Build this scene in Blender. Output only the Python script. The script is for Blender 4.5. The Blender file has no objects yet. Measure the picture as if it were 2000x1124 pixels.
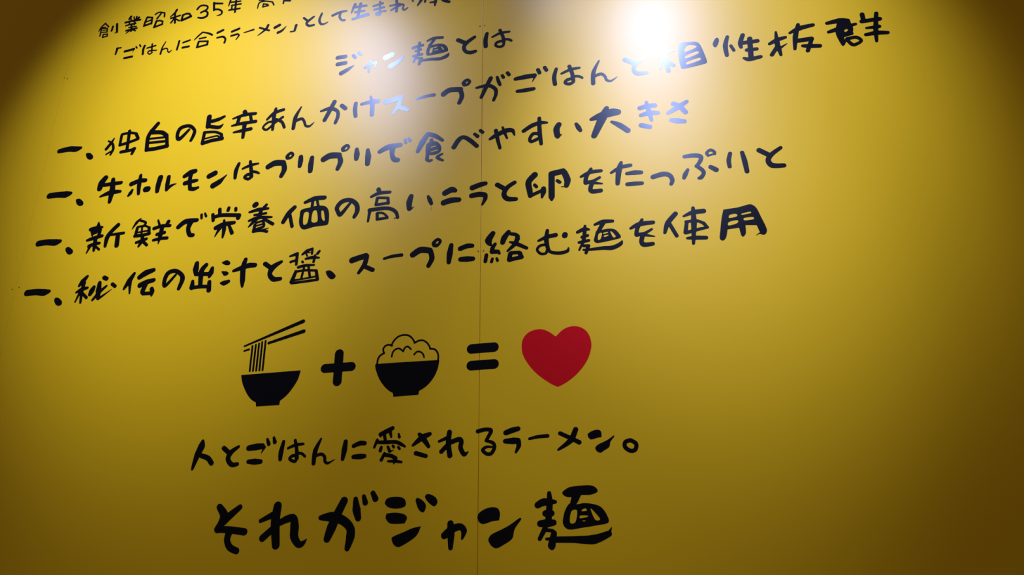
import bpy, math, random
import numpy as np
from mathutils import Matrix, Vector

sc = bpy.context.scene
COL = sc.collection

# ---------------------------------------------------------------- camera
DIST = 1.218            # camera to wall, metres (wall face is the plane y = 0)
EYE = 1.45              # camera height
FOCAL_PX = 1647.61
RIGHT = (0.97255909, -0.09229136, -0.21356762)    # wall axes seen by the camera (x right, y down, z forward)
UP = (-0.00503747, -0.92609257, 0.37726275)
INTO = (0.23260148, 0.36583447, 0.90114466)
cam_data = bpy.data.cameras.new('camera')
cam_data.sensor_width = 36.0
cam_data.lens = FOCAL_PX / 2000.0 * 36.0
cam_data.clip_start = 0.02
cam = bpy.data.objects.new('camera', cam_data)
COL.objects.link(cam)
cx = Vector((RIGHT[0], INTO[0], UP[0]))
cy = -Vector((RIGHT[1], INTO[1], UP[1]))
cz = -Vector((RIGHT[2], INTO[2], UP[2]))
m = Matrix((cx, cy, cz)).transposed().to_4x4()
m.translation = Vector((0.0, -DIST, EYE))
cam.matrix_world = m
sc.camera = cam

# ---------------------------------------------------------------- view, world, lamps
sc.view_settings.view_transform = 'Standard'
sc.view_settings.look = 'None'
sc.view_settings.gamma = 1.0
sc.view_settings.use_curve_mapping = False
sc.view_settings.exposure = 0.15

world = bpy.data.worlds.new('world')
sc.world = world
world.use_nodes = True
bg = world.node_tree.nodes['Background']
bg.inputs['Color'].default_value = (1.000, 0.791, 0.526, 1.0)
bg.inputs['Strength'].default_value = 0.078


def spot(name, loc, aim, power, size_deg, blend, radius, color):
    d = bpy.data.lights.new(name, 'SPOT')
    d.energy = power
    d.spot_size = math.radians(size_deg)
    d.spot_blend = blend
    d.shadow_soft_size = radius
    d.color = color
    o = bpy.data.objects.new(name, d)
    COL.objects.link(o)
    o.location = loc
    o.rotation_euler = (Vector(aim) - Vector(loc)).to_track_quat('-Z', 'Y').to_euler()
    return o


COOL = (0.385, 0.487, 1.000)
# ceiling spotlights in front of the wall, each turned towards it: place, aim, watts, cone, blend, lamp radius, colour
LAMPS = [
    ((-0.056, -1.593, EYE + 1.832), (-0.086, 0.0, EYE + 0.497), 77.6, 24.7, 0.99, 0.03, COOL),
    ((-0.958, -0.925, EYE + 1.808), (-0.672, 0.0, EYE + 0.692), 54.5, 49.9, 0.86, 0.03, COOL),
    ((-0.979, -1.253, EYE + 1.768), (-0.926, 0.0, EYE + 0.902), 155.7, 39.0, 1.00, 0.03, COOL),
    ((-0.075, -1.156, EYE + 1.887), (0.077, 0.0, EYE + 0.844), 172.0, 31.4, 0.95, 0.03, COOL),
    ((-0.298, -0.610, EYE + 1.640), (-0.438, 0.0, EYE + -0.677), 12.1, 87.3, 0.46, 0.03, COOL),
]
for i, L in enumerate(LAMPS):
    spot('ceiling_spotlight', *L)

# ---------------------------------------------------------------- wall positions (metres right of / above the camera's foot point)
NAILS = [
    (-1.2536, 1.0824, 'left one of two tiny nail heads in the dim upper left, above the first dash'),
    (-1.2451, 1.0790, 'right one of two tiny nail heads in the dim upper left, above the first dash'),
    (-1.2591, 0.6031, 'nail head left of the lowest dashed line, the outer one of its pair'),
    (-1.2444, 0.6053, 'nail head left of the lowest dashed line, the inner one of its pair'),
    (-0.3470, 1.0390, 'nail head just left of the middle seam, between two heading characters'),
    (-0.3380, 1.0390, 'nail head just right of the middle seam, between two heading characters'),
    (-0.3455, 0.5800, 'nail head just left of the middle seam in the lowest dashed line'),
    (-0.3365, 0.5800, 'nail head just right of the middle seam in the lowest dashed line'),
]
SCUFF = (-0.43, 0.67)
# Traced letter and picture shapes. One line per cut piece: kind|character|origin in mm|strokes (0.1 mm).
# A stroke is: width, then x,z[,width] points; "=" is a filled outline, "-" cuts away, "!" keeps a corner sharp.
DATA = """
@A
kanji|創|-1168.9,1191.3|42 -234,-8,24 -196,89 -111,184;34 -111,184 -5,74;28 -160,82 -83,82;35 -182,53 -182,-48 -181,-137;31 -182,53 -34,42;33 -34,42 -19,-64;27 -169,-43 -20,-60;22 -150,3 -52,-2;35 -107,-107 -105,-184;33 -107,-107 2,-120;32 2,-120 3,-172;39 -105,-184 3,-172;52 98,61 88,-48;57 191,110 230,-105;23 234,-125 179,-125
kanji|業|-1111.7,1194|61 -66,214 -94,160;33 10,192 38,112;44 77,186 75,119;60 135,149 104,113;57 -177,80 -8,91 177,84;32 -55,160 -44,98;35 -86,69 -59,-3;33 23,70 64,32 54,-25,40;45 -147,-8 -26,6 83,6;37 -66,-72 112,-77;48 -120,-146 0,-132 135,-129;50 -12,3 8,-178;37 -12,-145,46 -107,-214,28;38 21,-136 113,-191
kanji|昭|-1058.3,1194.1|49 -192,109 -219,-3 -230,-107;45 -193,117 -69,82;47 -64,77 -57,-80;40 -211,-8 -68,23;53 -228,-105 -59,-67;40 -1,153,45 84,192 213,150,36;41 222,138 230,47;47 135,148 59,30;51 55,-28 26,-191;42 57,-36,46 137,-37 204,-72,39;42 211,-74 210,-147;52 25,-187 210,-147
kanji|和|-995.7,1194.1|58 -122,169 -156,95 -249,11,28;48 -229,-30 -21,2;50 -151,87 -113,-170;43 -152,-53 -209,-151;37 -110,-69 -12,-139;52 47,-12 36,-134;53 46,-4,56 122,17 204,0,49;42 204,0 248,-74;63 47,-136 148,-105 248,-74
digit|3|-945.5,1193.6|53 -129,89 -86,149 -10,167,47 95,126,39 111,62,48 65,20 -28,-15;44 74,4 130,-52 120,-137,60 27,-166,55 -82,-135,39
digit|5|-910.1,1193.9|52 -110,178 -81,-21;50 -101,161,54 94,118,46;46 -78,-1,51 29,-23 110,-93,42 94,-162 6,-178,19
kanji|年|-871.3,1194.7|37 -109,178,46 -139,16,29;42 -105,101 123,86;42 -68,16 139,10;48 -114,-98 128,-104;48 19,122 29,-177;37 -61,15 -59,-95
kanji|高|-799.2,1189.6|31 -36,136 -35,71;39 -162,68 -59,62 118,54;34 -182,-136,25 -154,5,39 -16,14 141,-37;35 142,-42 182,-122;35 -60,-46 -66,-124;35 -60,-46 39,-78;30 39,-81 55,-110;40 -61,-121 55,-110
character||-753,1185|39 -63,63 -71,-79;58 -51,60 63,51;50 -3,79 8,-24;56 -43,-10 72,-37
@B
corner_bracket|「|-1132.7,1129.1|40 50,73 -44,72;53 -33,70,60 -50,-74,45
hiragana|ご|-1097.7,1121.3|63 -182,33 -50,47 28,57;17 33,46,22 11,-32,12;58 -163,-140 17,-134;37 70,107 100,67;38 150,139 183,90
hiragana|は|-1055.6,1119|54 -145,114,57 -161,20 -153,-96,52;41 -72,43 122,70;40 33,127 39,54 52,-56;35 50,-48 -17,-43,39 -36,-82,29 18,-127 65,-94,40;34 49,-41 161,-55
hiragana|ん|-1015.2,1116.8|39 -53,146,25 -110,14 -128,-146,49;32 -123,-62,39 -38,-24,36 20,-53,28 34,-112,28 74,-141,37 128,-94,17
hiragana|に|-977.2,1116.7|48 -111,107 -135,-108;47 -14,46 134,79;54 -9,-82 135,-77
kanji|合|-933.4,1121.2|43 -201,17,23 -128,96 -37,178;46 -38,182,34 112,127 200,68;42 -80,30 61,35;51 -90,-53 -110,-180;42 -89,-39 122,-72;49 123,-80 120,-149;48 -106,-181 122,-157
hiragana|う|-891.3,1119.3|61 -100,120 16,162;47 -94,-8,44 33,-4,50 99,-73,45 92,-162,51
katakana|ラ|-860.1,1119|59 -82,88 71,131;51 -87,-17 50,-1;34 70,-9 87,-43,43 36,-131,27
long_vowel_mark|ー|-830.3,1121.5|36 -104,-19,27 105,18,46
katakana|メ|-796.5,1117.4|56 85,109 41,13,59 -119,-110,19;45 -98,79 120,-31
katakana|ン|-759.7,1114.2|71 -124,49 -29,91;59 -43,-91,68 42,-55 124,37,12
corner_bracket|」|-731,1108.7|57 54,71,61 32,-54,53;37 31,-70 -54,-67
hiragana|と|-698.9,1119.6|50 -116,109 -8,3;54 98,97,49 -26,0,65 -42,-57,49 20,-109,57 116,-108
hiragana|し|-666.9,1120.4|47 -51,135 -91,-8,58 -55,-115,52 16,-135 92,-104,26
hiragana|て|-633.9,1118.9|60 -145,52 -1,100 145,110,42;53 25,98,56 7,-8,51 57,-94,50 118,-110,57
kanji|生|-591.3,1124.2|52 -108,177,66 -172,-11,39;58 -138,109 129,102;65 9,173 -34,-148;53 -95,-12 94,-19;71 -135,-178,55 34,-142 173,-126,83
hiragana|ま|-550,1122.3|55 -127,75 58,107;54 -105,-15 89,5;44 4,158 14,-103;46 11,-102 -60,-112 -54,-154,38 14,-158 30,-86,40;45 -7,-89 128,-90
hiragana|れ|-510.1,1120.3|61 -54,128 -40,25 -46,-127;45 -183,31 18,43;46 10,35 -30,-6 -152,-80;44 -46,-33,51 53,16,50 99,-7,38 83,-89,39 118,-125,48 183,-89,29
character||-458.6,1121.6|35 -230,154 -239,59 -225,31;66 -22,110 -69,16 -127,-83,38;48 40,97 14,-30;49 123,-68,39 231,-72,60;58 240,56 231,-61 219,-154,44
character||-416.8,1115.5|63 -78,66,59 -27,-11 79,-66,67
@C
katakana|ジ|-605.8,1002.5|90 -237,172 -80,172;90 -225,18 -68,22;90 -135,-205,98 -22,-150 109,-70,20;72 89,164 126,115;76 200,206 236,167
katakana|ャ|-560.7,987|68 -103,-5 38,63 104,64,65;50 103,70,60 101,-32,40;60 -23,112,71 -26,-112,50
katakana|ン|-511.7,993.3|118 -185,83,125 -65,130,112;103 -71,-130,119 59,-55 186,71,23
kanji|麺|-441.7,1002.2|65 -352,120 -258,138 -164,149;57 -225,216 -245,-40;50 -297,37 -192,55;58 -337,-72 -172,-56;45 -275,-62 -327,-203;47 -284,-127 -175,-143;68 -177,-150 -216,-267;61 -209,-199,56 -5,-202 187,-223,71 317,-185,78 353,-129,19;62 -70,229,45 52,267,64 221,252;62 68,239 -27,109;= 39,117 129,126 225,108 299,55 336,-22 332,-77 231,-100 -32,-114 -80,-91 -88,-41 -74,54 -28,123;- -13,36 41,61 26,-48 -22,-53;- 56,58 121,67 126,52 60,37;- 73,-1 145,3 140,-16 73,-18;- 198,53 215,45 258,-21 244,-33
hiragana|と|-372,999.6|87 -168,160 -42,76;73 148,168,69 -6,62,87 -52,-40 -9,-133 80,-168,85 167,-156,71
hiragana|は|-311.7,1004.1|83 -217,158,69 -243,17,86 -238,-128;51 -114,59,43 35,117,60 203,119;65 29,187 87,24 104,-90;59 92,-60,62 -23,-79,62 -52,-143,49 29,-188 92,-163 104,-62,52;55 104,-35 185,-50 242,-89,52
@D
kanji|一|-1198.5,899.8|118 -249,-1,107 -25,13,130 142,-12,132 250,2,66
comma_mark|、|-1149.1,877.1|= -90,74 -48,85 18,67 86,-5 90,-67 32,-85 -37,-49 -78,19
kanji|独|-1078.1,895.8|72 -206,153,29 -267,38 -346,-74,76;51 -334,107,37 -228,32,55 -184,-98,66 -224,-224,48;41 -222,-145 -324,-200;75 116,270 138,-145;66 -47,209 -48,-30;61 -40,217,64 133,226 279,190,58;71 285,176 339,80;70 -40,-31 157,6 347,55;75 9,-196 228,-185 301,-161,79;71 310,-162 270,-269
kanji|自|-997.6,901.2|95 -62,291,91 -180,132,100;92 -178,141,100 -234,-1 -216,-292,87;95 -149,101,101 53,70 169,-9,88;79 183,-12 233,-272;50 -202,-37 143,-54;61 -185,-131 158,-148;91 -217,-283 -21,-286 232,-263;52 -222,-20 -201,-233
hiragana|の|-937.2,896.8|78 60,83,61 -116,-99,91 -183,-16 -138,143,94 43,173 173,69,68 184,-37,83 138,-172,68
kanji|旨|-876.5,898.5|107 -141,295 -139,76;86 -116,177 63,201,88 192,250,59;83 -141,85 21,33 121,21 187,80,20;73 -194,-58 -209,-294;60 -202,-50,62 36,-76 178,-146,56;69 179,-155 206,-253;39 -153,-194 82,-170 135,-195,34;84 -196,-296 -19,-262 208,-250
kanji|辛|-813.4,898.5|93 -12,290 21,220;68 -247,167,38 -11,217,81 226,210;78 -109,189 -136,46;65 124,178 159,51;78 -248,8,44 -68,27 248,29;82 -192,-149,43 -15,-136 165,-125;85 22,21,97 21,-290,73
hiragana|あ|-748.8,900.5|67 -157,13,50 -19,138,81 168,182;59 3,233 -18,60,86 -17,-234;53 170,13 22,-83 -136,-215 -223,-151,46 -141,-61 -46,-47,51;64 38,-18,67 157,-88 223,-217;57 167,17 81,-41
hiragana|ん|-686.7,896|76 -87,231,29 -185,15,86 -208,-227;55 -184,-73,70 -61,-38,64 -1,-99 41,-203 121,-231,51 208,-157,15
hiragana|か|-629.5,895.7|91 15,234 -70,43 -155,-142,84;69 -246,68,43 -59,101,87 87,18 108,-103,76 68,-234;87 171,126 246,51
hiragana|け|-562.8,898.8|78 -217,100,75 -223,-37,89 -203,-183;89 -103,61,60 71,80 223,75;88 71,202,44 111,43 119,-201
katakana|ス|-503.9,891|109 -213,107 -49,134 69,161;86 78,138 47,1,89 -52,-162,58;82 72,-53 213,-126
long_vowel_mark|ー|-448.9,899.8|62 -165,-18,45 11,14 165,18,75
katakana|プ|-389.6,899.9|110 -243,4 -131,71 72,53,106;87 75,36 104,-101,91 56,-232,78;70 143,137,58 128,185,68 192,232 243,193,60 204,144,73 143,137;-25 189,173 202,191
hiragana|が|-322.1,898.8|84 -37,207 -114,47 -209,-170,68;69 -300,46,47 -86,59,77 43,-32,75 60,-146 18,-269,60;60 82,211,55 110,107,71 135,37;63 177,228 198,183;69 272,269 301,223
hiragana|ご|-252,904.2|93 -280,57,77 -108,71,100 62,71;29 76,52,43 23,-53,15;72 -251,-209,65 -98,-211,88 44,-206;73 128,183 155,112;71 250,210 280,147
hiragana|は|-185.8,901.3|78 -206,170,63 -247,5,81 -234,-146;49 -113,55,46 47,113,63 204,121;72 29,185 74,30 84,-101;62 84,-77,66 -21,-96,65 -57,-149,53 17,-186,65 90,-150 93,-70,54;52 97,-39,54 191,-55 247,-97,49
hiragana|ん|-121.6,899.5|78 -88,227,32 -192,3 -208,-227;52 -175,-81,62 -66,-55,60 -2,-111 27,-196 99,-228,45 208,-164,13
hiragana|と|-67.7,899.5|89 -176,167 -26,70;73 158,157,66 13,63,84 -40,-56 13,-150,84 176,-166,66
kanji|相|9.9,906.4|73 -273,243 -277,2;70 -416,35 -256,110,80 -123,142,42;43 -316,9,59 -367,-205,27;86 -266,-32,92 -234,-260,79;67 -219,-88 -140,-166;= -24,252 172,264 292,230 347,126 415,-187 373,-227 13,-265 -23,-234 -45,-24;- 87,175 128,204 230,185 264,134 66,75;- 72,-6 270,53 285,2 74,-62;- 81,-135 297,-87 305,-136 83,-190
kanji|性|100.6,906.4|= -348,206 -303,267 -266,246 -264,181 -312,82 -351,85 -371,142;67 -119,252,61 -168,74,87 -161,-122;57 -79,58 -40,-43;78 132,237 77,87 83,-2,61;77 100,79 354,77;88 238,144 218,-249;69 168,-76 325,-82;68 106,-228,48 186,-266,83 371,-248
kanji|抜|193.3,907.1|81 -261,192,39 -265,-31,87 -251,-168;57 -386,-27 -265,27,86 -125,59;72 -274,-106 -374,-250;32 -111,-71,14 -224,-135,51;64 -249,-149,75 -234,-276,54;69 -44,130,48 119,196,95 333,222;61 106,276 36,47,90 -4,-204,51;87 43,-47 274,-47;70 277,-61 190,-273;75 125,-162,56 219,-183,86 386,-211
kanji|群|293,906.9|87 -439,215,65 -247,229,103 -125,205;63 -437,35 -269,73,86 -13,115,56;102 -222,195,125 -287,-4 -258,-256,44;73 -122,175,88 -102,-39,58;63 -232,-81 -97,-59;70 -257,-48,82 -252,-238,58;66 -176,-149 -38,-147 25,-231,53 -99,-286 -169,-197,59;40 -182,-138 -249,-248;76 116,287 119,195;66 332,268 277,-37,80 253,-278,48;79 94,148 364,146;60 145,4,49 333,0,71;67 114,-123,63 285,-118,89 439,-144;= -243,257 -141,247 -80,157 -58,28 -97,-59 -172,-68 -248,-88 -291,-79 -314,-18 -267,88 -271,185;-41 -181,10 -164,22
@E
kanji|一|-1198.4,796.8|131 -244,8 -58,9 136,-9,149 244,4,73
comma_mark|、|-1149.4,774.1|= -94,67 -53,84 2,74 85,0 95,-66 36,-85 -29,-57 -76,7
kanji|牛|-1085.3,794|117 -153,275 -223,167,144 -239,44,114;85 -183,117 39,117,91 223,118,79;90 27,214 54,-31,131 44,-276,81;69 -191,-133,43 18,-73,116 239,-77
katakana|ホ|-1021,795.1|70 -7,212 -4,-4,98 16,-194,67;100 -181,44,104 -14,92 115,84,91;50 -134,-88 -165,-156,85 -205,-211,48;128 161,-116 204,-116
katakana|ル|-959.4,790.6|113 -174,147,118 -196,-16 -197,-148,89;87 6,137 3,-17,98 3,-146,68;66 9,-139 89,-66 198,-36,13
katakana|モ|-908,789.9|97 -165,108,89 -50,171,120 49,193;99 -132,-47 -19,-27 113,-18,69;87 -19,196,91 -39,26 -11,-156,83;90 -3,-178 77,-196 164,-175,56
katakana|ン|-852.7,785.3|115 -187,84 -72,133;90 -75,-133,125 40,-71,116 108,-9,65 187,68,13
hiragana|は|-792,795|68 -199,176,64 -242,28,91 -242,-127;47 -108,52 43,102,70 205,119,42;74 33,186,66 72,-1,77 98,-146;66 84,-95 6,-91,71 -46,-140,59 38,-187 97,-139,73;57 87,-32 186,-62 241,-95,45
katakana|プ|-726.5,796.3|121 -238,5,112 -107,64,131 56,48;99 71,37 98,-96,109 49,-231,85;71 135,138,64 131,181,74 194,232 238,194,66 194,141,75 135,138;-31 188,172 201,188
katakana|リ|-674.7,792.4|89 -110,164 -108,73,106 -115,-31,82;94 116,114,87 106,-28,111 106,-164
katakana|プ|-615.9,796|121 -236,9 -112,65,135 58,51;95 69,38 101,-91,104 54,-233,81;73 135,144,63 126,184 194,232 235,200,66 193,153,76 135,144;-33 183,168 201,187
katakana|リ|-564.2,791.9|87 -115,167,75 -107,58,114 -111,-32;96 100,122,71 115,-16,118 112,-166
hiragana|で|-502.4,795.8|88 -284,12,86 -129,81,116 103,98;95 -40,70,123 -45,-80,86 -2,-185,100 68,-210,90;61 190,191 200,128;58 253,210,52 283,157,64
kanji|食|-435.1,790.9|90 -67,284 -156,135,119 -236,-38,76;86 -54,290,89 82,232 218,123,60;73 11,157 22,86;= -84,65 -21,122 98,119 180,40 201,-51 172,-119 93,-151 -12,-147 -80,-126;-20 9,13 95,24;-20 19,-82 130,-62;70 -48,-72 -57,-209;56 -60,-231,63 -15,-263 28,-255,51;44 223,-153,40 132,-212,68 236,-290
hiragana|べ|-365.9,797.2|85 -259,-111,96 -170,28,94 -79,62,77 40,-25 156,-151,79;66 114,98,59 169,43,72;67 220,152 259,112
hiragana|や|-304.7,792.3|78 -220,0,51 -106,62,90 73,129,98 182,113 220,10,27;70 -113,158,76 -81,-28 -40,-204,60;47 9,205 48,82,55 86,-25,42
hiragana|す|-245.8,795.3|77 -208,42,74 -57,130,86 95,164,79 208,146,40;68 72,259 73,1,82 96,-259,64;65 54,-53 -40,-39,68 -101,-130,60 -72,-189 46,-149,67
hiragana|い|-188.5,791|107 -163,120,98 -205,34,113 -193,-89;44 -187,-121,75 -116,-81,14;66 136,87,60 174,8,89 205,-55
kanji|大|-119,797|124 -303,74,55 -146,117,136 57,157,156 160,148,111;103 -28,255,86 -104,85,159 -262,-255;100 45,-26,52 172,-113 303,-237
hiragana|き|-51.1,799.2|84 -148,145 -23,167 100,160;66 -143,2,64 -4,22,100 149,5;63 -36,245,56 -13,107,83 29,-116;86 -148,-193 -11,-245
hiragana|さ|-4.4,795.4|68 158,187 5,99,100 -158,13,65;87 -61,180 34,114 123,-16,83;77 -120,-129,70 -15,-162,102 90,-187
@F
kanji|一|-1198.5,693.5|130 -246,7 -55,12 134,-12,144 246,3,71
comma_mark|、|-1149.7,670.8|= -88,60 -53,84 -1,73 85,2 89,-60 29,-84 -30,-55 -76,4
kanji|新|-1074.9,692.6|66 -208,312,36 -201,236,95;81 -361,184 -229,200,93 -108,201,52;79 -317,156 -285,66;79 -144,143 -149,35;80 -312,132 -166,130;67 -386,-42,59 -234,-7,92 -74,15;90 -209,-13 -201,-153 -197,-276,57;77 -321,-170,80 -207,-137 -103,-133,61;51 -296,-173,73 -347,-313,29;51 -181,-186 -84,-266;34 -267,72 -220,79;-32 -264,43 -216,58;92 235,207 117,89 45,-35,104 36,-210,68;61 83,15,55 386,21,67;100 273,-38 287,-224
kanji|鮮|-979,692.3|18 -243,296,15 -323,216,70 -402,83;51 -267,253 -132,193 -152,126,63;68 -287,103 -306,-64;45 -289,116,48 -132,120 -28,69,42;68 -36,70 -18,-52;70 -314,-70 -161,-69 -10,-53;45 -189,107 -175,-94;39 -283,-2 -50,13;64 -257,-210 -54,-157;74 -139,-99 -152,-204,83 -197,-297,46;64 -112,-208 -24,-286;47 133,204,43 176,109,52;81 359,152 329,83;74 74,42,77 237,74 402,62,71;92 245,70 232,-127 215,-294,16;75 159,-91 308,-70;71 101,-202,61 250,-185 382,-190
hiragana|で|-892.9,694.1|95 -274,-8 -140,87,111 94,91,82;91 -28,76,129 -61,-63 -16,-190 55,-212,82;56 175,188,60 186,116,51;49 244,211,43 274,148,55
kanji|栄|-824.8,690.6|75 -141,291 -128,204;70 42,296 32,248;67 187,271 192,230;72 -270,198 -246,78;81 -255,142,72 -75,163 260,121;93 271,113 260,70;89 -171,-85 -21,-33,106 192,-21,70;51 -19,50 3,-130,87 -5,-296,42;54 -76,-74,94 -123,-169 -167,-260,21;71 99,-75,61 172,-224,81
kanji|養|-752.3,691.6|110 -155,276 -136,290;64 77,257,58 39,208,70;52 -249,145,46 -66,177,79 119,176;80 -19,164 -34,18;50 -140,74 90,83;49 -237,-31 -60,12,75 212,-10,40;70 -48,20 -144,-63,79 -231,-156,27;67 49,-22,48 149,-87 248,-153;64 -108,-133 -122,-258;48 -87,-89 54,-60;57 57,-87,53 65,-181,60 -85,-223;37 -80,-150 36,-131;52 -119,-262 25,-258 146,-290,61;28 167,-226,20 50,-248,36
kanji|価|-663.2,687.7|83 -246,172 -352,62,97 -442,-100;69 -330,46 -259,-207;87 -49,244,61 130,299,98 321,294;61 99,243 96,139;54 186,248 220,123;= -109,101 55,131 208,149 338,124 407,60 439,-49 442,-207 409,-261 181,-267 -7,-299 -88,-254 -129,-151 -130,-19;- -50,25 42,24 32,-173 -43,-190;- 122,36 192,45 225,-161 114,-157;- 285,29 327,24 365,-165 308,-125
hiragana|の|-585.6,688.6|84 50,110,51 -117,-92 -172,-33,75 -194,55,87 -111,157,92 39,173 166,75,89 194,-59,90 145,-173,70
kanji|高|-517.5,689.6|86 -112,303 -89,234;58 -239,175,53 -95,228,74 107,222;59 -124,133 -142,5;52 -115,139 60,114;61 75,105 84,5;56 -141,2 90,12;55 -248,-86,67 -273,-303,43;71 -256,-88,77 -53,-81,76 120,-103 235,-185,67 273,-293,60;59 -109,-168 -102,-283;43 -97,-159,46 2,-178 80,-256;53 -102,-285 81,-276;16 210,-300 265,-298
hiragana|い|-450,685.7|90 -172,128 -201,18,112 -198,-111,87;26 -173,-127,41 -114,-83,11;67 139,84,51 172,9,83 200,-62
katakana|ニ|-394.4,689.9|108 -115,67 0,117,117 69,91,76;109 -134,-117 -7,-88,112 135,-94,92
katakana|ラ|-346.2,685.7|98 -108,148,104 27,188 121,201,79;94 -121,-4 5,5,103 99,-12;80 120,-23,82 117,-93 68,-200,35
hiragana|と|-297.2,684.8|87 -161,156 -54,75;85 140,160,73 15,81 -45,-38,90 14,-134,92 161,-159,74
kanji|卵|-226.1,684.5|105 -223,260,112 -329,137,108 -313,-29,102 -302,-125,87;66 -302,-128 -112,-56;86 -77,-20 -82,-87,97 -108,-184,38;61 -226,68 -196,30;109 65,234 57,-186 56,-265,19;108 65,240 260,265;107 284,231 330,88,114 310,-17,83;19 226,-26 288,-35;62 159,98 200,62
hiragana|を|-153.1,687.5|62 -170,88,49 -15,152,74 164,154;72 0,213,56 -84,69 -99,-30,77;60 -94,-37,76 26,-20 135,32,51;45 24,-53,58 171,-87,31;77 0,-70 -25,-167 12,-212,83 142,-213
hiragana|た|-95.9,692.2|73 -71,214,58 -113,82,103 -148,-168;68 -243,46,46 -88,125,73 78,143;71 13,-3,62 139,-3,85 243,-15;71 9,-202 127,-207,79 243,-214,68
hiragana|っ|-38,673|78 -150,68,85 13,99,91 114,60 150,-30,73 127,-100,62
hiragana|ぷ|21.3,692.1|72 -219,182,66 -69,181,82 32,148,75 26,75 -40,-22,59;68 -43,-18 35,-99 57,-163,65 11,-234,71 -23,-243,55;60 -187,-66,51 -230,-144,81 -257,-208;80 174,-67,77 254,-130,84;50 154,149 134,199 198,243,57 255,201 258,163,48;34 153,145 239,161
hiragana|り|80.4,687.7|66 -96,179 -129,56,74 -125,-57;75 89,171,66 113,8,85 129,-179
hiragana|と|132.6,688.9|85 -170,162 -48,67;79 156,159,63 10,61 -54,-41,84 -1,-139,91 170,-163,74
@G
kanji|一|-1198.7,590.6|129 -247,13,131 -45,12 134,-13,140 248,0,62
comma_mark|、|-1150.2,567.5|= -90,66 -56,87 2,72 85,0 90,-64 39,-88 -29,-60 -81,9
kanji|秘|-1073.7,586.8|60 -232,260 -311,163,113 -376,77,46;76 -273,131,79 -288,-11 -272,-260,50;55 -406,-45,46 -292,8,90 -181,24;46 -335,-77,58 -389,-235,34;61 -257,-85,59 -162,-172,63;82 -44,25,75 -75,-46,116 -99,-112;79 62,100 69,-46,120 86,-203;52 221,21,48 93,-91,76 -24,-232;47 97,-218,60 184,-163 349,-53,10;86 137,196 194,169;73 340,47 406,-2
kanji|伝|-983.3,585.3|61 -135,229 -213,91,115 -303,-63,47;57 -193,60,78 -166,-160,36;102 -12,141 106,213,125 258,254,84;105 27,-21,108 154,28 294,53,84;95 140,-16,100 101,-151 134,-189,78;73 120,-192 297,-201;85 282,-116 304,-171,93 300,-254,34
hiragana|の|-913,586.6|84 32,99,49 -146,-95,73 -183,-5 -136,144,93 4,179 142,94 182,-8,99 135,-179,75
kanji|出|-855.3,587.1|90 -147,276 -151,164,123 -139,65,71;86 48,224,84 -28,110,106 -13,-182;70 180,148 164,62,113 141,-19,52;78 -136,62 -5,52 154,35;86 -180,-72,67 -176,-187,105;72 -175,-196 3,-191 175,-208;87 159,-117,80 171,-276,94
kanji|汁|-785.6,585.9|75 -325,246,28 -251,238,97 -206,220;60 -312,69,23 -243,27,92 -207,23;68 -314,-148,27 -239,-156,100 -158,-133;90 -83,61,60 70,104,95 206,134,103 325,128,86;89 127,260,77 98,104,109 116,-144,101 124,-261,45
hiragana|と|-717.2,583.6|87 -163,155 -38,62;90 150,162,58 2,76,111 -52,-52 30,-155,98 162,-162,73
kanji|醤|-658.6,587.8|55 -279,208,41 -154,238,69;58 -147,243,63 -148,38,53;50 -259,95 -157,121;41 -49,215 33,272,71 136,309;33 20,229 45,178;44 135,297 133,209;21 51,236 138,241;53 271,245,48 239,205,58;42 21,126 147,138,68 276,118,34;51 195,170 177,51;48 -36,77 -27,66;57 -103,-21 30,-1 192,-9,38;45 7,-40 -24,-224;48 90,-31 134,-233;72 -142,-99,62 -203,-285,81;47 -149,-103 24,-92 228,-116;61 243,-125 280,-287;36 -162,-260 39,-248 269,-226;50 -197,-310 44,-303 279,-294
comma_mark|、|-606.9,564.9|= -93,73 -58,87 -1,78 84,-2 92,-53 41,-86 -17,-63 -73,7
katakana|ス|-549.6,578.4|109 -193,96,115 -64,130 49,152;90 68,144,94 42,6 -59,-151,58;80 45,-44 192,-123
long_vowel_mark|ー|-495.2,586.4|61 -155,-16,47 -7,12 155,16,66
katakana|プ|-435.9,586.1|109 -235,4 -104,75,121 61,47,106;91 73,37 103,-100,95 47,-230,77;72 137,138,66 127,179 190,229 234,197,69 184,133,75 137,138;-31 181,174 197,193
hiragana|に|-375.2,581.1|78 -171,154 -194,1,108 -208,-155,75;88 -13,72 103,107,92 193,101,75;84 -5,-123 107,-129,103 207,-136,81
kanji|絡|-298.6,584.2|88 -221,257 -295,137,124 -263,55,55;76 -182,58,58 -223,-4 -234,-69,81;79 -234,-75,83 -139,-85,74;51 -127,-81,55 -110,-118,48;66 -330,-126 -346,-236;52 -226,-201,47 -242,-253,58;49 -155,-205,46 -141,-243,52;87 45,250,78 -26,155,104 -54,73;67 87,212,59 177,182 204,104,70;77 199,153 159,31,84 27,-92,39;59 66,66,32 176,23,75 347,-74;80 76,-145 54,-249;64 85,-132 219,-137;78 235,-157 257,-224;72 63,-256 163,-238 263,-227
hiragana|む|-220.7,583.1|73 -235,43,41 -96,96 53,115,77;62 -83,213,58 -103,49,83 -77,-114,64 -31,-180,56 104,-213 233,-192 256,-134,22;49 -99,-37 -209,-48 -257,-114,46 -201,-189 -119,-192 -90,-130;96 205,102 202,88
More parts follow.
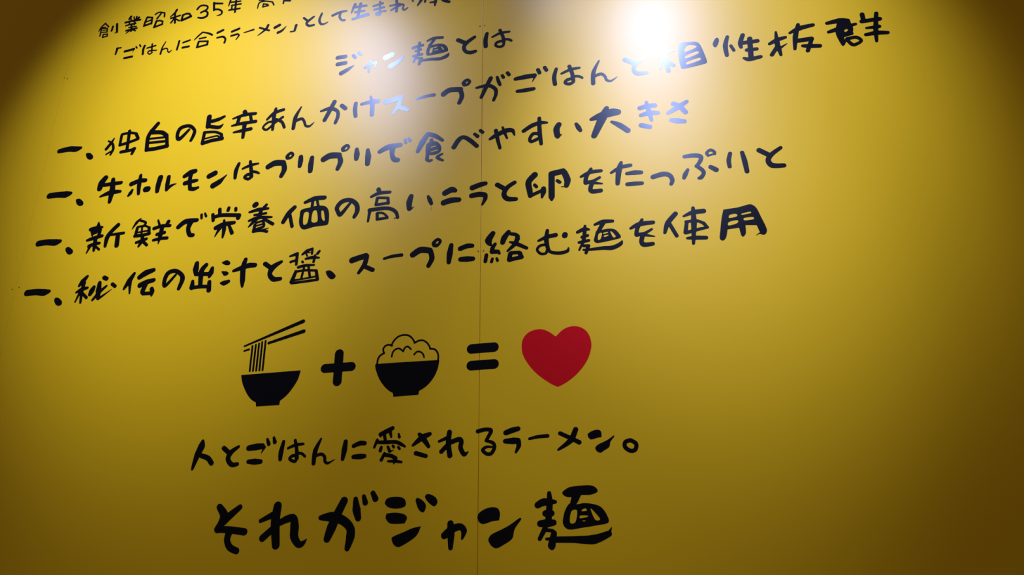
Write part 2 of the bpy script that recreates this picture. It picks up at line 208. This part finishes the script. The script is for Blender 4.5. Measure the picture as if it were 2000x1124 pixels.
kanji|麺|-144.2,583.3|53 -355,121 -248,160,77 -167,147,38;65 -229,217,46 -239,105 -264,-58;53 -285,25 -193,43;55 -334,-64,52 -180,-46;42 -278,-80,47 -336,-196,36;54 -259,-131 -184,-140;60 -189,-143,66 -229,-258,55;39 -267,-200 -203,-208;65 -176,-208,44 37,-205 196,-215,79 325,-162,69 355,-105,11;55 -72,222,41 59,258,79 219,252;70 63,230,77 -13,102,63;= 31,117 159,125 254,96 323,4 336,-51 277,-73 -33,-108 -95,-65 -79,15 -45,112;- -15,49 39,61 13,-42 -30,-49;- 60,60 130,73 137,55 65,41;- 74,15 138,18 134,0 73,-14;- 173,73 204,59 256,-24 215,-35
hiragana|を|-76.1,583.3|68 -182,88,45 -43,145,85 175,151;67 5,219,53 -80,65 -96,-25,74;56 -91,-37,72 30,-24 147,35,42;39 18,-50,55 181,-94,23;75 -4,-67 -26,-163 12,-219,81 147,-220,67
kanji|使|-8.5,585.4|79 -143,239 -273,91,88 -330,-71,52;63 -242,62 -152,-145;83 -21,180,35 127,229 290,233;57 135,306 127,43,94 92,-306,48;64 20,74,60 -13,-102,68;52 9,79 169,78 274,22;53 274,22,59 324,-53,47;57 -6,-110,62 178,-75 330,-56,44;66 8,-206,44 133,-212,73 289,-230
kanji|用|76.1,583.1|= -253,244! -41,254 135,285 198,264 249,195 292,54 339,-99 354,-192 316,-254 260,-236 213,-84! 50,-64! 41,-198 -2,-254 -31,-226 -50,-95! -223,-105! -257,-236 -310,-285 -354,-243 -328,-81 -294,101;- -166,141 -73,146 -61,104 -177,87;- -189,20 -63,36 -68,-13 -200,-40;- 12,140 143,159 151,133 16,119;- 42,60 170,63 180,24 43,20;19 192,-252,9 234,-227 271,-225,43
@I
chopstick||-702.2,466.7|51 -524,-178,32 524,178,70
chopstick||-700.8,453.5|34 -535,-131,31 -445,-110,38;58 -91,-27,48 536,131,68
noodle||-739.4,426|36 -1,219 1,-219
noodle||-733.3,426.8|36 -1,229 0,-228
noodle||-727.6,427.8|36 -1,238 2,-238
noodle||-721.8,428.8|36 -2,248 2,-247
noodle||-715.8,429.6|36 -2,256 1,-257
noodle_bowl||-700.2,370.3|= -542,280! 541,282! 511,145 449,26 364,-91 290,-162 222,-211! 214,-282! -200,-278! -215,-209! -300,-157 -386,-64 -470,74 -518,187
@P
plus_bar||-580,398.3|152 -230,1 231,0
plus_bar||-579.7,398.3|155 0,234 0,-234
@R
rice_outline||-460.9,420.8|32 -515,-219 -507,-144 -472,-79 -402,-41;31 -406,-43 -424,25 -391,79 -332,94 -275,75;31 -286,76 -246,158 -167,224 -72,240 11,219 73,161,29 111,91;29 111,91,32 180,122,31 262,116 334,57 380,-28;30 372,-30 442,-41 496,-95 515,-165 512,-240
rice_grain_line||-471.9,417.2|30 -161,-74 -144,1 -93,47 -35,50 33,-2,28;30 30,1 59,58 106,74 161,25,28
rice_grain_line||-441.5,409.4|28 -84,9,31 -42,50,30 17,45 65,3 84,-50
rice_bowl||-461.6,371.1|= -541,269! -522,283 530,268 542,256! 522,138 474,17 398,-90 309,-168 223,-215! 213,-276! -204,-282! -214,-219! -291,-172 -377,-87 -454,21 -507,134 -534,217
@Q
equals_bar||-336.5,412|158 -181,-1 181,0
equals_bar||-336.4,384.5|158 -183,0 182,0
@K
heart||-219.3,388.2|= -4,330! 94,419 185,464 286,475 386,449 472,383 524,286 545,169 525,44 465,-99 361,-237 248,-341 125,-422 9,-474! -95,-418 -237,-312 -358,-196 -457,-62 -524,70 -545,188 -533,304 -480,394 -394,451 -279,473 -188,457 -98,408
@H
kanji|人|-805.6,268.1|78 -41,228,46 -54,135,127 -110,-9,110 -168,-228,46;86 -38,-15,78 93,-65,88 167,-147
hiragana|と|-755.9,263.5|80 -137,132 -40,55;81 125,142,50 -1,54,89 -39,-48,85 38,-142 137,-139,65
hiragana|ご|-702.3,270.3|92 -225,41 -100,53,113 13,61;32 51,42,53 4,-53,11;75 -208,-178,68 -97,-182,100 8,-187;58 89,167,48 121,90,69;59 201,187,46 225,116,72
hiragana|は|-646.3,265.7|65 -180,162,54 -208,-2,87 -211,-121;41 -93,49 30,94,55 168,104;63 20,167,55 60,18 75,-112,73;51 78,-79 -2,-75,53 -47,-123 44,-167 75,-112,57;46 80,-34 155,-49 211,-93
hiragana|ん|-591.4,263.4|67 -82,196,31 -166,8,84 -179,-191;52 -159,-71,54 -58,-52 -1,-94 13,-168 66,-196,42 179,-142,7
hiragana|に|-542.7,262.4|71 -149,136 -162,3,96 -181,-136,61;69 -10,60,66 93,97,79 173,93;70 -1,-110 107,-110,89 181,-107,66
kanji|愛|-484.1,265.3|66 36,276 -72,225,79 -160,188;38 -169,188,46 -153,153,29;54 -97,189 -75,95;48 0,215,60 21,139,36;44 141,178,36 154,132,51;47 -208,102,50 -251,-8,43;60 -214,69,52 -74,61,62 90,58 179,22 251,-21,36;54 -135,-14,49 -149,-65,58;50 -26,-13,46 5,-80,54;17 22,-88,26 73,-63,9;45 55,-2 70,-21;42 143,-25 166,-52;53 -77,-113,49 -124,-209,56;62 -72,-132 36,-155 109,-197;41 103,-187,60 83,-277,22;42 -12,-234,36 105,-240,50 203,-257
hiragana|さ|-432.7,263.8|62 134,166 7,113,100 -134,5,42;58 -36,170 29,102,93 119,-25;69 -80,-119,72 80,-170,65
hiragana|れ|-380.7,263.4|83 -72,178,81 -85,14 -58,-178;52 -234,47,43 -87,102,61;70 -96,-13 -195,-111;75 -51,23 84,62 119,25 110,-72 167,-169,72 234,-130,9
hiragana|る|-330,263.7|62 -131,164,65 -19,185 69,175,60 71,138 5,25,52;55 -1,15,47 105,-23 130,-92,58 86,-176,58 17,-186 -50,-126,57 6,-80,44 100,-85,28
katakana|ラ|-290.1,263|82 -92,125 6,157,88 97,176,72;86 -103,-2,71 16,-3,101 93,-4;73 98,-16,81 103,-83 58,-177,33
long_vowel_mark|ー|-249.6,265.9|54 -137,-14,41 -6,9 138,14,58
katakana|メ|-204.5,260.1|78 110,143 30,-13,88 -157,-142,34;63 -124,99 21,25 157,-49,70
katakana|ン|-156.6,255.3|= -189,119 -139,151 -69,170 -11,160 9,118 4,60 -45,53 -144,31 -182,60 -195,95;= -85,-82 -40,-45 89,11 186,73 195,59 136,-16 113,-92 34,-141 -16,-169 -64,-150 -89,-111
full_stop_mark|。|-114.5,246.7|61 3,77 80,22 65,-62 -6,-76 -79,-18 -71,54 3,77
@L
hiragana|そ|-740.5,149.7|124 -239,337,103 -142,206,144 -175,82 -223,-3;120 120,322,86 -35,202 -137,118,137;108 -220,-6 -19,-18 239,-56,113;108 -16,-46,122 -39,-168,106 23,-280 142,-337,101
hiragana|れ|-650.4,152.1|136 -133,293 -148,53,155 -103,-293,130;82 -401,76,64 -215,154,101;107 -179,-49,105 -340,-184,110;112 -77,33,93 41,87,116 150,99,116 183,-30,146 191,-175,136 270,-287,109 337,-281,80 402,-215,8
hiragana|が|-546.4,154.8|128 -69,303,121 -162,114,135 -246,-88,153 -306,-253,109;135 -437,63,73 -252,69,153 -74,15,139 54,-97,132 70,-228,141 30,-398,83;98 117,323,71 142,164,133 177,37;79 248,355,67 278,262,90;89 393,398,80 438,314,98
katakana|ジ|-445.6,152.4|= -414,272 -385,331 -294,354 -189,350 -110,321 -78,253 -104,200 -233,179 -352,203 -406,247;= -380,114! -230,121 -99,93 -52,38 -87,-40! -222,-43 -326,-28 -389,43;= -271,-232 -75,-155 38,-112 171,-87! 130,-185 69,-253 -80,-341 -167,-374 -233,-349 -271,-290;= 73,290 104,325 189,279 237,212 220,129 176,113 116,169;= 220,326 244,373 315,364 393,313 415,241 365,193 280,246
katakana|ャ|-377.3,128.8|98 -58,170 -48,14,110 -50,-170,70;97 -148,5,103 -37,88,116 87,123 148,63,93 121,-49,30
katakana|ン|-309.6,138.3|= -327,161 -303,212 -223,262 -124,288 -25,272 12,196 -1,98! -99,90 -234,54 -295,79 -323,126;= -159,-154 -110,-93 36,-29 158,30 304,123 328,105 230,-29 193,-159 72,-240 -37,-288 -109,-258 -152,-200
kanji|麺|-199.7,150|94 -527,177 -430,217,111 -268,213,51;93 -355,339,60 -353,180,96 -376,-59;87 -419,56 -373,54,114 -326,55;91 -496,-84 -400,-81,118 -299,-75,86;68 -425,-148,76 -505,-292,61;52 -414,-174 -319,-188 -285,-226;85 -297,-225 -334,-386,113 -325,-431,35;46 -407,-297,40 -299,-300,51;89 -287,-309,85 -6,-315,93 261,-322,130 482,-251,84;28 489,-231,50 527,-161,7;= -163,340 -114,384 -41,416 174,430 268,421 331,384 344,331 251,295 109,295! 34,171 -48,191 -34,266 -81,271 -140,298;= -48,191 34,168 152,181 281,162 384,119 461,15 481,-98 315,-132 104,-159 -83,-176 -164,-100 -151,24 -110,125;- -40,71 43,80 14,-77 -63,-81;- 114,89 149,107 178,98 178,73 110,70;- 87,10 193,7 194,-10 86,-29;- 237,101 299,43 367,-50 295,-53;-11 120,-64 155,-65
"""

# ---------------------------------------------------------------- materials
def new_mat(name):
    mt = bpy.data.materials.new(name)
    mt.use_nodes = True
    nt = mt.node_tree
    return mt, nt, nt.nodes['Principled BSDF']


def grain(nt, bsdf, scale, strength, distance):
    tc = nt.nodes.new('ShaderNodeTexCoord')
    nz = nt.nodes.new('ShaderNodeTexNoise')
    nz.inputs['Scale'].default_value = scale
    nz.inputs['Detail'].default_value = 3.0
    bp = nt.nodes.new('ShaderNodeBump')
    bp.inputs['Strength'].default_value = strength
    bp.inputs['Distance'].default_value = distance
    nt.links.new(tc.outputs['Object'], nz.inputs['Vector'])
    nt.links.new(nz.outputs['Fac'], bp.inputs['Height'])
    nt.links.new(bp.outputs['Normal'], bsdf.inputs['Normal'])
    return tc, nz


ROUGH = 0.225
SHEEN = 0.220      # specular level of the satin film
WALL_ROUGH = 0.326
WALL_SHEEN = 0.198
M_WALL, nt, b = new_mat('yellow_wall_sheet')
tc, nz = grain(nt, b, 900.0, 0.25, 0.0002)
lo = nt.nodes.new('ShaderNodeTexNoise')
lo.inputs['Scale'].default_value = 3.0
lo.inputs['Detail'].default_value = 4.0
mx = nt.nodes.new('ShaderNodeMix')
mx.data_type = 'RGBA'
mx.inputs[6].default_value = (0.907, 0.506, 0.0068, 1.0)
mx.inputs[7].default_value = (0.934, 0.526, 0.0083, 1.0)
nt.links.new(tc.outputs['Object'], lo.inputs['Vector'])
nt.links.new(lo.outputs['Fac'], mx.inputs[0])
nt.links.new(mx.outputs[2], b.inputs['Base Color'])
b.inputs['Roughness'].default_value = WALL_ROUGH
b.inputs['Specular IOR Level'].default_value = WALL_SHEEN

M_BLACK, nt, b = new_mat('black_lettering_film')
grain(nt, b, 500.0, 0.05, 0.0001)
b.inputs['Base Color'].default_value = (0.0015, 0.0015, 0.003, 1.0)
b.inputs['Roughness'].default_value = ROUGH
b.inputs['Specular IOR Level'].default_value = SHEEN

M_RED, nt, b = new_mat('red_film')
grain(nt, b, 500.0, 0.05, 0.0001)
b.inputs['Base Color'].default_value = (0.74, 0.005, 0.009, 1.0)
b.inputs['Roughness'].default_value = ROUGH
b.inputs['Specular IOR Level'].default_value = SHEEN

M_NAIL, nt, b = new_mat('dark_nail_steel')
grain(nt, b, 2500.0, 0.3, 0.0002)
b.inputs['Base Color'].default_value = (0.04, 0.026, 0.006, 1.0)
b.inputs['Roughness'].default_value = 0.5

M_SCUFF, nt, b = new_mat('brown_scuff')
grain(nt, b, 1500.0, 0.3, 0.0002)
b.inputs['Base Color'].default_value = (0.42, 0.25, 0.012, 1.0)
b.inputs['Roughness'].default_value = 0.6


# ---------------------------------------------------------------- helpers
def tag(o, label=None, cat=None, group=None, kind=None):
    if label: o['label'] = label
    if cat: o['category'] = cat
    if group: o['group'] = group
    if kind: o['kind'] = kind
    return o


def mesh_obj(name, verts, faces, mat, parent=None, loc=(0, 0, 0)):
    me = bpy.data.meshes.new(name)
    me.from_pydata(verts, [], faces)
    me.materials.append(mat)
    me.update()
    o = bpy.data.objects.new(name, me)
    COL.objects.link(o)
    o.location = loc
    if parent: o.parent = parent
    return o


def catmull(pts, closed=False, corners=None, n=6):
    """Smooth a list of tuples (any length); corner points stay sharp."""
    P = [np.array(p, float) for p in pts]
    N = len(P)
    if N < 3: return P
    corners = corners or [False] * N
    out = []
    rng = range(N if closed else N - 1)
    for i in rng:
        p1, p2 = P[i], P[(i + 1) % N]
        p0 = P[i - 1] if (closed or i > 0) else p1
        p3 = P[(i + 2) % N] if (closed or i + 2 < N) else p2
        m1 = (p2 - p0) * 0.5
        m2 = (p3 - p1) * 0.5
        if corners[i]: m1 = p2 - p1
        if corners[(i + 1) % N]: m2 = p2 - p1
        L = np.hypot(*(p2 - p1)[:2])
        for mm in (m1, m2):                       # keep tangents from overshooting short spans
            l = np.hypot(*mm[:2])
            if l > 1.3 * L and l > 0: mm *= 1.3 * L / l
        for k in range(n):
            t = k / n
            h00 = 2 * t**3 - 3 * t**2 + 1; h10 = t**3 - 2 * t**2 + t
            h01 = -2 * t**3 + 3 * t**2; h11 = t**3 - t**2
            q = h00 * p1 + h10 * m1 + h01 * p2 + h11 * m2
            if len(q) > 2: q[2] = p1[2] * (1 - t) + p2[2] * t
            out.append(q)
    if not closed: out.append(P[-1])
    return out


def parse(text):
    shapes = []
    for seg in text.split(';'):
        tk = seg.split()
        head = tk[0]
        neg = head.startswith('-')
        poly = head in ('-', '=')
        base = 0 if poly else abs(int(head))
        pts, cor = [], []
        for t in tk[1:]:
            c = t.endswith('!')
            v = [int(a) for a in t.rstrip('!').split(',')]
            if not poly and len(v) == 2: v.append(base)
            pts.append([a * 0.1 for a in v]); cor.append(c)      # millimetres
        shapes.append((neg, poly, catmull(pts, poly, cor)))
    return shapes


STEP = 0.6      # outline sampling, mm
FILM = 0.00015   # thickness of the cut film, m


def film_mesh(text, film=FILM, step=STEP):
    """Cut-film shape on the wall: brush strokes and outlines united by distance field, contoured, given a thin edge."""
    shapes = parse(text)
    lo = np.array([1e9, 1e9]); hi = -lo
    for neg, poly, P in shapes:
        if neg: continue
        for p in P:
            r = 0 if poly else p[2] / 2
            lo = np.minimum(lo, p[:2] - r); hi = np.maximum(hi, p[:2] + r)
    lo -= 2 * step; hi += 2 * step
    nx = int((hi[0] - lo[0]) / step) + 2; nz = int((hi[1] - lo[1]) / step) + 2
    X = lo[0] + step * np.arange(nx)[None, :]; Z = lo[1] + step * np.arange(nz)[:, None]
    D = np.full((nz, nx), 1e6)
    for neg, poly, P in shapes:
        d = np.full((nz, nx), 1e6)
        A = np.array(P)
        if poly:
            inside = np.zeros((nz, nx), bool)
            for i in range(len(A)):
                a, b2 = A[i], A[(i + 1) % len(A)]
                e = b2 - a; ll = e @ e
                if ll < 1e-9: continue
                t = np.clip(((X - a[0]) * e[0] + (Z - a[1]) * e[1]) / ll, 0, 1)
                d = np.minimum(d, np.hypot(X - a[0] - t * e[0], Z - a[1] - t * e[1]))
                if a[1] != b2[1]:
                    cr = ((a[1] > Z) != (b2[1] > Z)) & (X < (b2[0] - a[0]) * (Z - a[1]) / (b2[1] - a[1]) + a[0])
                    inside ^= cr
            d = np.where(inside, -d, d)
        else:
            for i in range(max(len(A) - 1, 1)):
                a = A[i]; b2 = A[min(i + 1, len(A) - 1)]
                e = (b2 - a)[:2]; ll = max(e @ e, 1e-9)
                t = np.clip(((X - a[0]) * e[0] + (Z - a[1]) * e[1]) / ll, 0, 1)
                d = np.minimum(d, np.hypot(X - a[0] - t * e[0], Z - a[1] - t * e[1]) - (a[2] + (b2[2] - a[2]) * t) / 2)
        if neg:
            D = np.maximum(D, -d)
        else:                                     # small ink fillet where strokes meet
            k = 0.5
            h = np.clip(0.5 + 0.5 * (D - d) / k, 0, 1)
            D = D * (1 - h) + d * h - k * h * (1 - h)
    D = np.where(np.abs(D) < 1e-4, 1e-4, D)
    IN = D < 0
    verts, index, faces, rim = [], {}, [], []

    def gv(i, j):
        key = (i, j)
        if key not in index:
            index[key] = len(verts); verts.append((lo[0] + step * j, lo[1] + step * i))
        return index[key]

    def ev(i, j, i2, j2):
        key = (i, j, i2, j2) if (i, j) < (i2, j2) else (i2, j2, i, j)
        if key not in index:
            a, b3 = D[key[0], key[1]], D[key[2], key[3]]
            t = a / (a - b3)
            index[key] = len(verts)
            verts.append((lo[0] + step * (key[1] + t * (key[3] - key[1])), lo[1] + step * (key[0] + t * (key[2] - key[0]))))
        return index[key]

    for i in range(nz - 1):
        run = None
        for j in range(nx):
            full = j < nx - 1 and IN[i, j] and IN[i, j + 1] and IN[i + 1, j] and IN[i + 1, j + 1]
            if full:
                if run is None: run = j
                continue
            if run is not None:
                faces.append((gv(i, run), gv(i, j), gv(i + 1, j), gv(i + 1, run))); run = None
            if j >= nx - 1: continue
            cs = [(i, j), (i, j + 1), (i + 1, j + 1), (i + 1, j)]
            s = [bool(IN[c]) for c in cs]
            if not any(s): continue
            if s[0] == s[2] and s[1] == s[3] and s[0] != s[1] :   # saddle: two corner triangles
                for k in range(4):
                    if s[k]:
                        p = ev(*cs[k - 1], *cs[k]); q = ev(*cs[k], *cs[(k + 1) % 4])
                        faces.append((p, gv(*cs[k]), q)); rim.append((q, p))
                continue
            f, leave, enter = [], None, None
            for k in range(4):
                a, b3 = cs[k], cs[(k + 1) % 4]
                if s[k]: f.append(gv(*a))
                if s[k] != s[(k + 1) % 4]:
                    v = ev(*a, *b3); f.append(v)
                    if s[k]: leave = v
                    else: enter = v
            faces.append(tuple(f)); rim.append((leave, enter))
    n = len(verts)
    V = [(x * 0.001, -film, z * 0.001) for x, z in verts]
    back = {}
    for a, b3 in rim:
        for v in (a, b3):
            if v not in back:
                back[v] = len(V); V.append((verts[v][0] * 0.001, 0.0, verts[v][1] * 0.001))
        faces.append((b3, a, back[a], back[b3]))
    return V, faces


# ---------------------------------------------------------------- the wall: sheet panels butted edge to edge, one continuous face
def build_wall():
    seams = [-2.162, -1.252, -0.3415, 0.569, 1.479]
    x0, x1, z0, z1 = -3.07, 2.39, 0.0, 3.3
    prof = [(x0, 0.0)]
    # half gap and eased edge of each butt joint; the middle joint stands open a little and its left edge is rolled
    for s, g, ease, drop in zip(seams, (0.0002, 0.00008, 0.0004, 0.0003, 0.0003), (0.0002, 0.0001, 0.0009, 0.0004, 0.0004), (0.0001, 0.00003, 0.0002, 0.0002, 0.0002)):
        prof += [(s - g - ease, 0.0), (s - g, drop), (s - g, 0.003), (s + g, 0.003), (s + g, 0.0001), (s + g + 0.0002, 0.0)]
    prof += [(x1, 0.0), (x1, 0.02), (x0, 0.02)]
    n = len(prof)
    V = [(x, y, z0) for x, y in prof] + [(x, y, z1) for x, y in prof]
    F = [(i, (i + 1) % n, n + (i + 1) % n, n + i) for i in range(n)]
    F += [tuple(range(n - 1, -1, -1)), tuple(range(n, 2 * n))]
    tag(mesh_obj('wall_back', V, F, M_WALL), kind='structure')


build_wall()


# ---------------------------------------------------------------- lettering and pictures
THINGS = {
    'A': ('lettering_line', "small black lettering of the topmost line, cut off by the photo's top edge"),
    'B': ('lettering_line', 'small black lettering opening with a corner bracket, just under the topmost line'),
    'C': ('lettering_line', 'short black heading of six characters above the dashed lines, ending at the seam'),
    'D': ('lettering_line', 'first and longest black line opening with a dash, reaching the upper right'),
    'E': ('lettering_line', 'second black line opening with a dash, its right end pale with glare'),
    'F': ('lettering_line', 'third black line opening with a dash, just above the lowest dashed line'),
    'G': ('lettering_line', 'lowest black line opening with a dash, directly above the bowl pictures'),
    'H': ('lettering_line', 'black lettering directly under the row of pictures, ending in a small ring'),
    'L': ('lettering_line', 'largest and lowest black lettering, seven bold characters at the foot of the wall'),
    'I': ('noodle_bowl_picture', 'black bowl picture with noodles lifted by chopsticks, leftmost of the picture row', 'picture'),
    'P': ('plus_sign', 'black plus sign with rounded ends between the two bowl pictures', 'sign'),
    'R': ('rice_bowl_picture', 'black bowl picture heaped with outlined rice, between plus and equals signs', 'picture'),
    'Q': ('equals_sign', 'black equals sign of two rounded bars across the panel seam', 'sign'),
    'K': ('heart_picture', 'solid red heart on the yellow wall right of the equals sign', 'picture'),
}
LIFT = -0.00002     # film rests on the sheet face


def build_things():
    root = None; key = None; spec = None; pend = []

    def flush():
        if not pend: return
        name, label = spec[0], spec[1]
        cat = spec[2] if len(spec) > 2 else 'lettering'
        group = 'lines of brush lettering on the yellow wall' if cat == 'lettering' else None
        if key in ('K',):
            kind, ch, o, st = pend[0]
            V, F = film_mesh(st)
            ob = mesh_obj(name, V, F, M_RED, None, (o[0] * 0.001, LIFT, EYE + o[1] * 0.001))
            tag(ob, label, cat); return
        if key == 'P':                              # one piece of film: both bars united
            ref = pend[0][2]; parts = []
            for kind, ch, o, st in pend:
                dx, dz = round((o[0] - ref[0]) * 10), round((o[1] - ref[1]) * 10)
                h, *pts = st.split()
                parts.append(' '.join([h] + [','.join([str(int(q[0]) + dx), str(int(q[1]) + dz)] + q[2:]) for q in (p.split(',') for p in pts)]))
            V, F = film_mesh(';'.join(parts))
            tag(mesh_obj(name, V, F, M_BLACK, None, (ref[0] * 0.001, LIFT, EYE + ref[1] * 0.001)), label, cat); return
        ox = np.mean([p[2][0] for p in pend]) * 0.001; oz = np.mean([p[2][1] for p in pend]) * 0.001
        base = Vector((ox, LIFT, EYE + oz))
        e = bpy.data.objects.new(name, None); COL.objects.link(e)
        e.location = base; e.empty_display_size = 0.05
        tag(e, label, cat, group)
        for kind, ch, o, st in pend:
            V, F = film_mesh(st)
            ob = mesh_obj(kind, V, F, M_BLACK, e, (o[0] * 0.001 - ox, 0.0, o[1] * 0.001 - oz))
            if ch: ob['label'] = ch

    for ln in DATA.strip().split('\n'):
        if ln[0] == '@':
            flush(); pend = []
            key = ln[1:].strip(); spec = THINGS[key]; continue
        kind, ch, o, st = ln.split('|')
        pend.append((kind, ch, tuple(float(v) for v in o.split(',')), st))
    flush()


build_things()


# ---------------------------------------------------------------- nail heads and a scuff
def nail_head(x, z, r, label):
    n = 14; V = []; F = []
    rings = [(r, 0.0), (r, -0.0003), (r * 0.7, -0.0006)]
    for rr, y in rings:
        for k in range(n):
            a = 2 * math.pi * k / n
            V.append((rr * math.cos(a), y, rr * math.sin(a)))
    for q in range(2):
        for k in range(n):
            F.append((q * n + k, q * n + (k + 1) % n, (q + 1) * n + (k + 1) % n, (q + 1) * n + k))
    c = len(V); V.append((0, -0.0003, 0))          # dished centre
    for k in range(n): F.append((2 * n + k, 2 * n + (k + 1) % n, c))
    tag(mesh_obj('nail_head', V, F, M_NAIL, None, (x, LIFT, EYE + z)), label, 'nail', 'nail heads beside the panel joints')


for x, z, label in NAILS:
    nail_head(x, z, 0.0012, label)

V, F = film_mesh('10 0,-45,6 2,0,12 6,40,5', film=0.0001, step=0.3)
tag(mesh_obj('scuff_mark', V, F, M_SCUFF, None, (SCUFF[0], LIFT, EYE + SCUFF[1])), 'small upright brown scuff on the yellow wall below the third dashed line', 'scuff')
